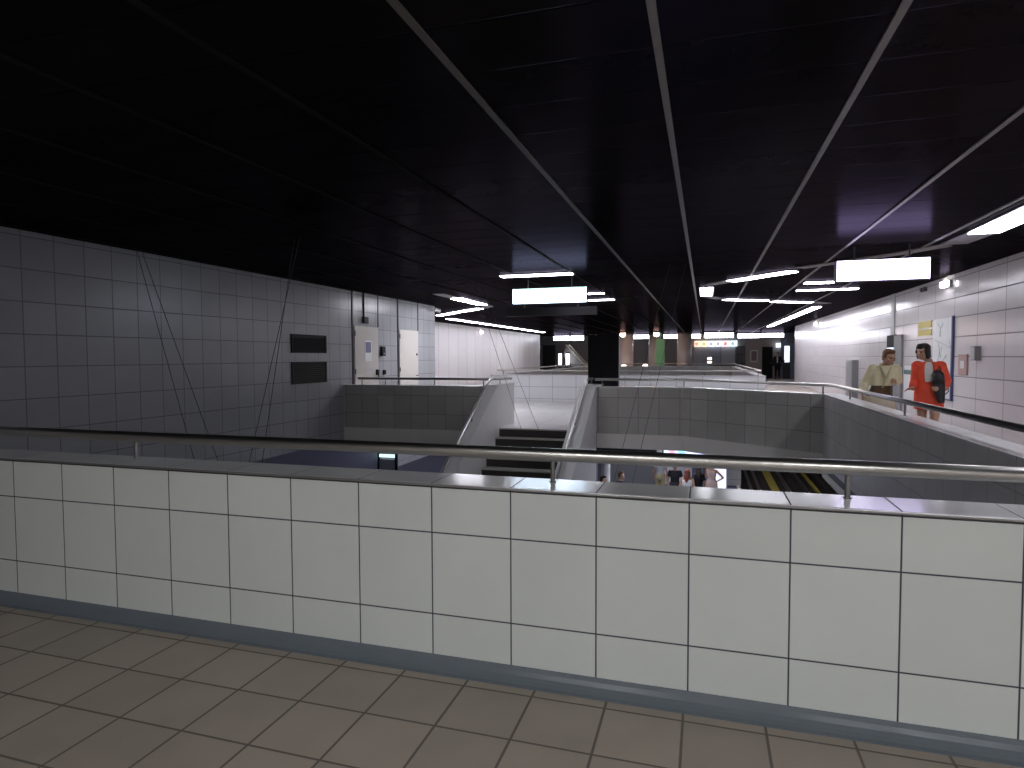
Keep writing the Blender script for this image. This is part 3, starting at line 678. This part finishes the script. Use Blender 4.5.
# ------------------------------------------------------------------ people
SKIN = pbr('Skin', (.52,.31,.22), .5); SKIN2 = pbr('SkinTan', (.42,.24,.16), .5)
EYE = pbr('EyeDark', (.03,.02,.02), .25); LIP = pbr('Lips', (.42,.13,.11), .45)
def fabric(name, col, rough=.85): return pbr(name, col, rough, noise=(14,.12), spec=.25)
def V(*a): return Vector(a)
def hand(mb, w, d, n, s=1., curl=.5, thumb=1):
    """palm, four unequal bent fingers and a thumb leaving the side of the palm"""
    d = Vector(d).normalized(); n = Vector(n); n = (n-d*n.dot(d)).normalized(); sd = d.cross(n)*thumb
    w = Vector(w)
    rot = Matrix((sd, n, d)).transposed()
    mb.tube([w-d*.03*s, w+d*.02*s], [.024*s,.027*s], 10, True)
    mb.ell(w+d*.05*s, (.040*s,.017*s,.052*s), rot, 12, 8)
    for k, (o, L) in enumerate(((.030,.070),(.0105,.082),(-.0095,.076),(-.029,.058))):
        b = w+d*.085*s+sd*o*s*.95
        a1 = curl*.7; a2 = curl*1.7
        p1 = b+(d*math.cos(a1)+n*math.sin(a1)+sd*o*2)*L*.5*s
        p2 = p1+(d*math.cos(a2)+n*math.sin(a2)+sd*o)*L*.5*s
        mb.tube([b-d*.02*s,b,p1,p2], [.0095*s,.0092*s,.0085*s,.0075*s], 8, True)
    b = w+d*.03*s+sd*.030*s
    t1 = b+(sd*.75+d*.6+n*.3)*.035*s; t2 = t1+(sd*.25+d*.85+n*.5)*.032*s
    mb.tube([b-sd*.012*s,b,t1,t2], [.013*s,.0125*s,.0105*s,.0085*s], 8, True)
def remesh(o, vs, it=4):
    m = o.modifiers.new('join', 'REMESH'); m.mode = 'VOXEL'; m.voxel_size = vs; m.use_smooth_shade = True
    s = o.modifiers.new('soft', 'SMOOTH'); s.factor = .5; s.iterations = it
TOR = [(.455,.060,.055),(.485,.100,.066),(.53,.102,.068),(.575,.088,.058),(.625,.076,.053),(.68,.082,.058),(.725,.092,.066),(.765,.094,.060),(.80,.090,.050),(.825,.066,.042),(.845,.036,.036)]
def torso_rings(p, z0, z1, off, n=28, a0=0., a1=2*PI, flare=0.):
    H = p['H']; lx, ly = p.get('lean', (0,0)); out = []
    zs = [z0+(z1-z0)*i/14 for i in range(15)]
    for zf in zs:
        zz = min(max(zf, TOR[0][0]), TOR[-1][0])
        for a, b in zip(TOR[:-1], TOR[1:]):
            if a[0] <= zz <= b[0]:
                t = (zz-a[0])/(b[0]-a[0]); rx = a[1]+(b[1]-a[1])*t; ry = a[2]+(b[2]-a[2])*t; break
        fl = flare*max(0, .6-zf)
        h = max(0, zf-.5)*H; c = V(lx*h, ly*h, zf*H)
        w = p.get('wide', 1.)
        rx = rx*H*w+off+fl; ry = ry*H*w+off+fl
        m = n if a1-a0 >= 2*PI-1e-6 else n+1
        out.append([c+V(rx*math.sin(a0+(a1-a0)*k/n), -ry*math.cos(a0+(a1-a0)*k/n), 0) for k in range(m)])
    return out
def joints(p):
    H = p['H']; lx, ly = p.get('lean', (0,0))
    def T(x, z): h = (z-.5)*H; return V(x*H*p.get('wide',1.)+lx*h, ly*h, z*H)
    J = {'neck': T(0,.835), 'shL': T(.098,.80), 'shR': T(-.098,.80)}
    J['head'] = T(0,.925)+V(*p.get('headoff',(0,-.02,0)))
    return J
def make_person(label, loc, rz, p, group=None):
    H = p['H']; vs = p.get('voxel', .009); r = thing('person', label, 'person', loc, rz, group)
    J = joints(p); s = H/1.68
    b = MB()
    b.loft(torso_rings(p, .455, .845, 0))
    hy, hp = p.get('look', (0,0))
    HR = Matrix.Rotation(hy,3,'Z') @ Matrix.Rotation(hp,3,'X')
    hc = J['head']
    bs = s; s = s*p.get('head',1.)
    def hd(x, y, z, s=s): return hc+HR @ V(x*s, y*s, z*s)
    b.tube([J['neck']-V(0,0,.05*bs), J['neck']+V(0,0,.02*bs), hd(0,.015,-.06)], [.058*s,.050*s,.052*s], 14, True)
    b.ell(hc+HR @ V(0,.012*s,.028*s), (.074*s,.092*s,.088*s), HR, 18, 12)
    b.ell(hd(0,-.022,-.045), (.056*s,.064*s,.072*s), HR, 16, 10)
    b.ell(hd(0,-.060,-.090), (.026*s,.024*s,.020*s), HR, 10, 8)
    b.tube([hd(0,-.086,.012), hd(0,-.104,-.026)], [.009*s,.014*s], 8, True)
    b.ell(hd(0,-.078,.030), (.050*s,.014*s,.010*s), HR, 10, 8)
    for q in (-1,1):
        b.ell(hd(.074*q,.006,-.012), (.011*s,.020*s,.032*s), HR, 8, 8)
        b.ell(hd(.040*q,-.066,-.030), (.024*s,.020*s,.022*s), HR, 10, 8)
    hs_ = s; s = bs
    for q, k in ((1,'L'),(-1,'R')):
        a = p['arm'+k]; e = V(*a[0]); w = V(*a[1]); sh = J['sh'+k]
        b.tube([sh,(sh+e)/2,e], [.050*s,.044*s,.036*s], 12, True)
        b.tube([e,(e*2+w)/3,w], [.036*s,.037*s,.025*s], 12, True)
        hand(b, w, a[2], a[3], s*p.get('hs',1.0), a[4] if len(a) > 4 else .5, a[5] if len(a) > 5 else q)
        L = p['leg'+k]; hip = V(.052*q*H,0,.49*H); kn = V(*L[0]); an = V(*L[1]); fd = V(*L[2]).normalized()
        b.tube([hip,(hip+kn)/2,kn], [.085*s,.075*s,.052*s], 14, True)
        b.tube([kn,kn*.65+an*.35,an], [.052*s,.055*s,.034*s], 14, True)
        b.tube([an+V(0,0,-.03*s),an+fd*.10*s+V(0,0,-.055*s),an+fd*.17*s+V(0,0,-.06*s)], [.036*s,.034*s,.022*s], 10, True)
    o = obj('body', b, p.get('skin', SKIN), r, local=True, smooth=True); remesh(o, vs)
    # face
    s = hs_
    for q in (-1,1):
        obj('eye', MB().ell(hd(.030*q,-.084,.004), (.013*s,.008*s,.008*s), HR, 8, 6), EYE, r, local=True, smooth=True)
    obj('mouth', MB().ell(hd(0,-.088,-.060), (.022*s,.008*s,.006*s), HR, 8, 6), LIP, r, local=True, smooth=True)
    # hair
    h = MB(); st = p.get('hair', 'short')
    h.ell(hd(0,.030,.050), (.084*s,.094*s,.082*s), HR, 18, 12)
    h.ell(hd(0,-.035,.098), (.062*s,.048*s,.032*s), HR, 14, 8)
    h.ell(hd(0,.060,-.01), (.076*s,.055*s,.08*s), HR, 14, 10)
    if st in ('bob','long'):
        for q in (-1,1):
            h.ell(hd(.072*q,.005,0), (.026*s,.062*s,.075*s), HR, 12, 8)
            h.ell(hd(.070*q,.010,-.060), (.026*s,.050*s,.052*s), HR, 12, 8)
        h.ell(hd(0,-.070,.070), (.060*s,.024*s,.024*s), HR, 12, 8)
        h.ell(hd(0,.066,-.065), (.078*s,.040*s,.055*s), HR, 12, 8)
    if st == 'long':
        h.tube([hd(0,.07,-.05),hd(.01,.095,-.16),hd(.0,.10,-.30)], [.072*s,.070*s,.045*s], 14, True)
        for q in (-1,1): h.tube([hd(.07*q,.02,-.05),hd(.082*q,.03,-.15),hd(.075*q,.03,-.24)], [.03*s,.035*s,.022*s], 10, True)
    if st == 'short':
        for q in (-1,1): h.ell(hd(.070*q,.02,.02), (.020*s,.05*s,.05*s), HR, 10, 8)
    o = obj('hair', h, p['haircol'], r, local=True, smooth=True); remesh(o, max(vs,.010), 3)
    # clothes
    s = bs
    for g in p['clothes']:
        kind, mat, m = g[0], g[1], MB(); off = g[2] if len(g) > 2 else .014; nm = g[3] if len(g) > 3 else kind
        if kind in ('shirt','jacket','vest'):
            z0, z1 = (g[4] if len(g) > 4 else (.50,.838))
            if kind == 'jacket':
                a = g[5]; m.loft(torso_rings(p, z0, z1, off, 30, a[0], a[1], .25), cap=False, closed=False)
            else: m.loft(torso_rings(p, z0, z1, off, flare=g[6] if len(g) > 6 else 0.))
            sl = g[5] if kind != 'jacket' and len(g) > 5 else ('long' if kind == 'jacket' else 'none')
            for k in 'LR':
                a = p['arm'+k]; e = V(*a[0]); w = V(*a[1]); sh = J['sh'+k]
                if sl == 'long':
                    c = w+(e-w)*.08
                    m.tube([sh+(V(0,0,.8*H)-V(0,0,sh.z))*0, (sh+e)/2, e, (e+w)/2, c], [.066*s+off*.5,.056*s+off*.5,.049*s+off*.5,.044*s+off*.5,.036*s+off*.5], 16, False)
                    m.ell(sh, (.066*s+off*.6,.060*s+off*.6,.062*s+off*.5), None, 14, 10)
                elif sl == 'short':
                    m.tube([sh, sh+(e-sh)*.55], [.062*s+off*.5,.060*s+off*.5], 16, False); m.ell(sh, (.062*s+off*.5,)*3, None, 14, 10)
            o = obj(nm, m, mat, r, local=True, smooth=True)
            if kind == 'jacket':
                q = o.modifiers.new('thick','SOLIDIFY'); q.thickness = .008; q.offset = 1
            else: remesh(o, max(vs,.010), 3)
        elif kind == 'skirt':
            zt, zb_, rt, rb = g[4]
            rings = []
            for i in range(13):
                t = i/12; z = zt+(zb_-zt)*t; bulge = math.sin(min(1,t*2.2)*PI/2)
                rx = (rt+(rb-rt)*bulge)*H; ry = rx*.72
                rings.append([V(rx*math.sin(2*PI*k/36)*(1+.012*math.sin(k*1.7)*t), -ry*math.cos(2*PI*k/36), z*H) for k in range(36)])
            m.loft(rings, cap=False)
            o = obj(nm, m, mat, r, local=True, smooth=True); q = o.modifiers.new('thick','SOLIDIFY'); q.thickness = .006; q.offset = 1
        elif kind in ('trousers','shorts'):
            m.loft(torso_rings(p, .455, .60, off))
            for k, q in (('L',1),('R',-1)):
                L = p['leg'+k]; hip = V(.052*q*H,0,.49*H); kn = V(*L[0]); an = V(*L[1])
                if kind == 'trousers': m.tube([hip,(hip+kn)/2,kn,(kn+an)/2,an+V(0,0,.03)], [.098*s,.088*s,.070*s,.064*s,.058*s], 16, False)
                else: m.tube([hip,(hip+kn)/2,hip*.15+kn*.85], [.100*s,.094*s,.084*s], 16, False)
            o = obj(nm, m, mat, r, local=True, smooth=True); remesh(o, max(vs,.010), 3)
        elif kind == 'shoes':
            for k in 'LR':
                L = p['leg'+k]; an = V(*L[1]); fd = V(*L[2]).normalized(); m = MB()
                m.tube([an+V(0,0,-.032*s)-fd*.03*s,an+fd*.09*s+V(0,0,-.052*s),an+fd*.18*s+V(0,0,-.056*s)], [.046*s,.042*s,.03*s], 12, True)
                obj('shoe', m, mat, r, local=True, smooth=True)
    return r
def stand(H, spread=.055, step=0., bend=0.):
    """straight or mid-stride legs"""
    return {'legL': ((spread*H,-.02-step*.5-bend,.275*H),(spread*H,.02-step,.052*H),(.15,-1,0)), 'legR': ((-spread*H,-.02+step*.25-bend,.275*H),(-spread*H,.02+step,.052*H),(-.15,-1,0))}
# woman in red
H = 1.72
p = dict(H=H, wide=.90, hs=1.05, head=1.06, hair='bob', haircol=pbr('DarkHair',(.018,.014,.016),.4), look=(math.radians(-30),math.radians(6)), headoff=(-.075,-.035,.01), lean=(-.02,-.02),
    armR=((-.195,.04,1.13),(-.205,-.17,1.02),(-.55,-.65,-.12),(.5,-.1,-.6),.35,1),
    armL=((.225,.05,1.13),(.215,-.20,1.03),(-.75,-.45,-.1),(0,.9,.1),.6,-1),
    clothes=[('shirt',fabric('WhiteBlouse',(.80,.80,.78)),.010,'blouse',(.52,.835),'none'),
             ('jacket',fabric('RedJacket',(.86,.11,.06)),.024,'jacket',(.60,.835),(math.radians(24),math.radians(344))),
             ('skirt',fabric('RedSkirt',(.84,.11,.06)),0,'skirt',(.655,.395,.074,.116)),
             ('shoes',pbr('DarkShoes',(.03,.02,.02),.35))])
p.update(stand(H, .05, .12))
RX, RY, RZ = 3.445, 11.6, math.radians(-22)
make_person('woman in a red suit with dark bobbed hair, walking with a black bag', (RX,RY,0), RZ, p)
# her bag, tucked under the arm
r = thing('handbag', 'black flat handbag held under the arm of the woman in red', 'bag', (RX,RY,0), RZ)
def bagring(z, a, cx): return [V(cx+a*math.cos(2*PI*k/20), -.215+.04*math.sin(2*PI*k/20), z) for k in range(20)]
obj('body', MB().loft([bagring(.80,.03,.185),bagring(.82,.05,.18),bagring(.94,.07,.165),bagring(1.10,.084,.145),bagring(1.24,.078,.13),bagring(1.31,.04,.125)]), pbr('BlackLeather',(.018,.018,.022),.42), r, local=True, smooth=True)
obj('flap', MB().loft([[V(.14+a*math.cos(2*PI*k/20), -.22+.046*math.sin(2*PI*k/20), z) for k in range(20)] for z, a in ((1.10,.085),(1.19,.083),(1.28,.066))]), pbr('BlackLeather2',(.03,.03,.034),.4), r, local=True, smooth=True)
obj('strap', MB().tube([(.10,-.2,1.28),(.12,-.19,1.33),(.16,-.17,1.33),(.18,-.2,1.27)], .008, 8), pbr('BlackStrap',(.02,.02,.022),.4), r, local=True, smooth=True)
# woman in cream
H = 1.66
p = dict(H=H, wide=.98, hs=1.05, head=1.05, hair='short', haircol=pbr('AuburnHair',(.17,.075,.035),.5), look=(math.radians(26),math.radians(14)), headoff=(.02,-.05,-.02), lean=(.15,-.14), skin=SKIN2,
    armR=((-.19,.02,1.10),(-.225,-.09,.90),(-.1,-.25,-1),(.8,.2,0),.4,1),
    armL=((.275,-.03,1.12),(.20,-.24,1.13),(-.15,-.8,.15),(-.8,0,-.4),.6,1),
    clothes=[('shirt',fabric('BrownTop',(.13,.088,.045)),.014,'top',(.50,.80),'none'),
             ('shirt',fabric('CreamJacket',(.80,.74,.50)),.034,'jacket',(.635,.832),'long'),
             ('skirt',fabric('BeigeSkirt',(.52,.46,.36)),0,'skirt',(.53,.30,.112,.15)),
             ('shoes',pbr('TanShoes',(.2,.12,.07),.4))])
p.update(stand(H, .05, .10))
cw = make_person('woman in a cream jacket with short auburn hair, leaning as she walks', (2.72,11.6,0), math.radians(-6), p)
jk = [c for c in cw.children if c.name.startswith('jacket')][0]
J = joints(p); nk = J['neck']; COLM = fabric('CreamCollar',(.66,.60,.40))
obj('collar', MB().tube([nk+V(.0,-.185,-.20),nk+V(.055,-.135,-.08),nk+V(.082,-.05,-.005),nk+V(.06,.045,.02),nk+V(0,.07,.025),nk+V(-.06,.045,.02),nk+V(-.082,-.05,-.005),nk+V(-.055,-.135,-.08),nk+V(.0,-.185,-.20)], .018, 10), COLM, cw, local=True, smooth=True)
obj('placket', MB().tube([nk+V(.0,-.175,-.19),nk+V(-.03,-.145,-.30),nk+V(-.05,-.115,-.36)], .010, 8), COLM, cw, local=True, smooth=True)
r = thing('carrier_bag', 'violet carrier bag hanging beside the woman in cream', 'bag', (2.47,11.47,.25))
obj('body', MB().loft([[V(a*math.cos(2*PI*k/16), .05*math.sin(2*PI*k/16), z) for k in range(16)] for z, a in ((0,.10),(.05,.13),(.25,.13),(.36,.11))]), pbr('VioletBag',(.16,.12,.34),.5), r, local=True)
obj('handle', MB().tube([(-.06,0,.36),(-.03,0,.54),(.03,0,.54),(.06,0,.36)], .008, 8), pbr('VioletHandle',(.2,.16,.4),.5), r, local=True)
# person at the far end
BLK = fabric('BlackCloth',(.02,.02,.026)); WHT = fabric('WhiteCloth',(.8,.8,.8)); DH = pbr('DarkHair2',(.03,.02,.018),.5)
H = 1.78
p = dict(H=H, voxel=.018, hair='short', haircol=DH, armR=((-.26,.02,1.08),(-.24,-.12,.86),(0,-.3,-1),(1,0,0)), armL=((.28,-.02,1.10),(.42,-.2,1.2),(.6,-.5,.3),(0,0,-1)),
    clothes=[('shirt',WHT,.012,'shirt',(.55,.838),'none'),('jacket',BLK,.026,'jacket',(.47,.836),(math.radians(14),math.radians(346))),('trousers',BLK,.02),('shoes',BLK)])
p.update(stand(H))
make_person('person in a dark suit standing by the bright screen at the far end', (4.62,45.2,0), math.radians(-10), p)
# people on the lower level
RED = pbr('RedHair',(.20,.045,.03),.5); BRH = pbr('BrownHair',(.10,.055,.035),.5)
def lower(label, x, y, rz, p, H=1.7):
    d = dict(H=H, voxel=.018, hair='short', haircol=DH)
    d.update(stand(H)); d['armL'] = ((.25,.02,1.08*H/1.7),(.24,-.10,.85*H/1.7),(0,-.3,-1),(-1,0,0)); d['armR'] = ((-.25,.02,1.08*H/1.7),(-.24,-.10,.85*H/1.7),(0,-.3,-1),(1,0,0))
    d.update(p); return make_person(label, (x,y,LZ), math.radians(rz), d, 'people on the lower level')
NAVY = fabric('NavyCloth',(.05,.055,.075)); KHA = fabric('Khaki',(.36,.32,.18)); GREY = fabric('GreyTee',(.38,.39,.40)); PNK = fabric('PalePink',(.62,.48,.44))
lower('dark haired person with only the head showing, lower level beside the stairs', -2.98,19.3,60, dict(clothes=[('shirt',GREY,.014,'shirt',(.5,.838),'short'),('trousers',NAVY,.018),('shoes',BLK)]), 1.80)
lower('person with brown hair in a dark top right of the white post, lower level', -2.55,20.2,60, dict(haircol=BRH, clothes=[('shirt',NAVY,.014,'top',(.5,.838),'short'),('trousers',NAVY,.018),('shoes',BLK)]), 1.80)
lower('person in beige shorts and grey shirt on the lower level', -1.58,24.2,180, dict(clothes=[('shirt',GREY,.016,'shirt',(.5,.838),'short'),('shorts',KHA,.022),('shoes',WHT)]), 1.78)
lower('person in a black top in the middle of the lower level group', -.98,22.8,10, dict(look=(.5,.2), clothes=[('shirt',BLK,.016,'top',(.48,.838),'short'),('skirt',BLK,0,'skirt',(.6,.32,.09,.135)),('shoes',BLK)]), 1.74)
lower('person with long red hair and white top on the lower level', -.53,21.6,170, dict(hair='long', haircol=RED, clothes=[('shirt',WHT,.018,'top',(.46,.80),'none',.3),('trousers',WHT,.02),('shoes',WHT)]), 1.72)
lower('person with dark long hair in black next to the red haired one', -.18,22.4,-150, dict(hair='long', clothes=[('shirt',BLK,.016,'top',(.48,.838),'short'),('trousers',NAVY,.02),('shoes',BLK)]), 1.70)
lower('woman in a pale pink top with one hand on her hip, lower level', .27,23.7,-20, dict(hair='bob', skin=SKIN2, haircol=DH, armL=((.40,.06,1.12),(.20,-.02,.98),(-.8,-.3,-.3),(0,1,0)),
    clothes=[('shirt',PNK,.014,'top',(.5,.80),'none'),('skirt',PNK,0,'skirt',(.6,.34,.09,.125)),('shoes',BLK)]), 1.70)

# ------------------------------------------------------------------ world, camera, view
wd = bpy.data.worlds.new('World'); bpy.context.scene.world = wd; wd.use_nodes = True
wd.node_tree.nodes['Background'].inputs[0].default_value = (.5,.5,.55,1); wd.node_tree.nodes['Background'].inputs[1].default_value = .02
f = 628.; psi = math.radians(17.08); pit = math.radians(2.5); roll = math.radians(.22)
F = Vector((-math.sin(psi)*math.cos(pit), math.cos(psi)*math.cos(pit), -math.sin(pit)))
R0 = Vector((math.cos(psi), math.sin(psi), 0)); U0 = R0.cross(F)
R = (R0 - U0*math.sin(roll)).normalized(); U = R.cross(F)
cd = bpy.data.cameras.new('camera'); cam = bpy.data.objects.new('camera', cd); COL.objects.link(cam)
mw = Matrix((R, U, -F)).transposed().to_4x4(); mw.translation = Vector((0,0,1.55)); cam.matrix_world = mw
cd.sensor_fit = 'HORIZONTAL'; cd.sensor_width = 36; cd.lens = f*36/1024; cd.clip_end = 200
sc = bpy.context.scene; sc.camera = cam
sc.view_settings.view_transform = 'Standard'; sc.view_settings.look = 'None'; sc.view_settings.gamma = 1; sc.view_settings.use_curve_mapping = False
sc.view_settings.exposure = 0.0
sc.cycles.use_light_tree = True
sc.cycles.max_bounces = 8
try:
    sc.cycles.use_denoising = True
except Exception: pass
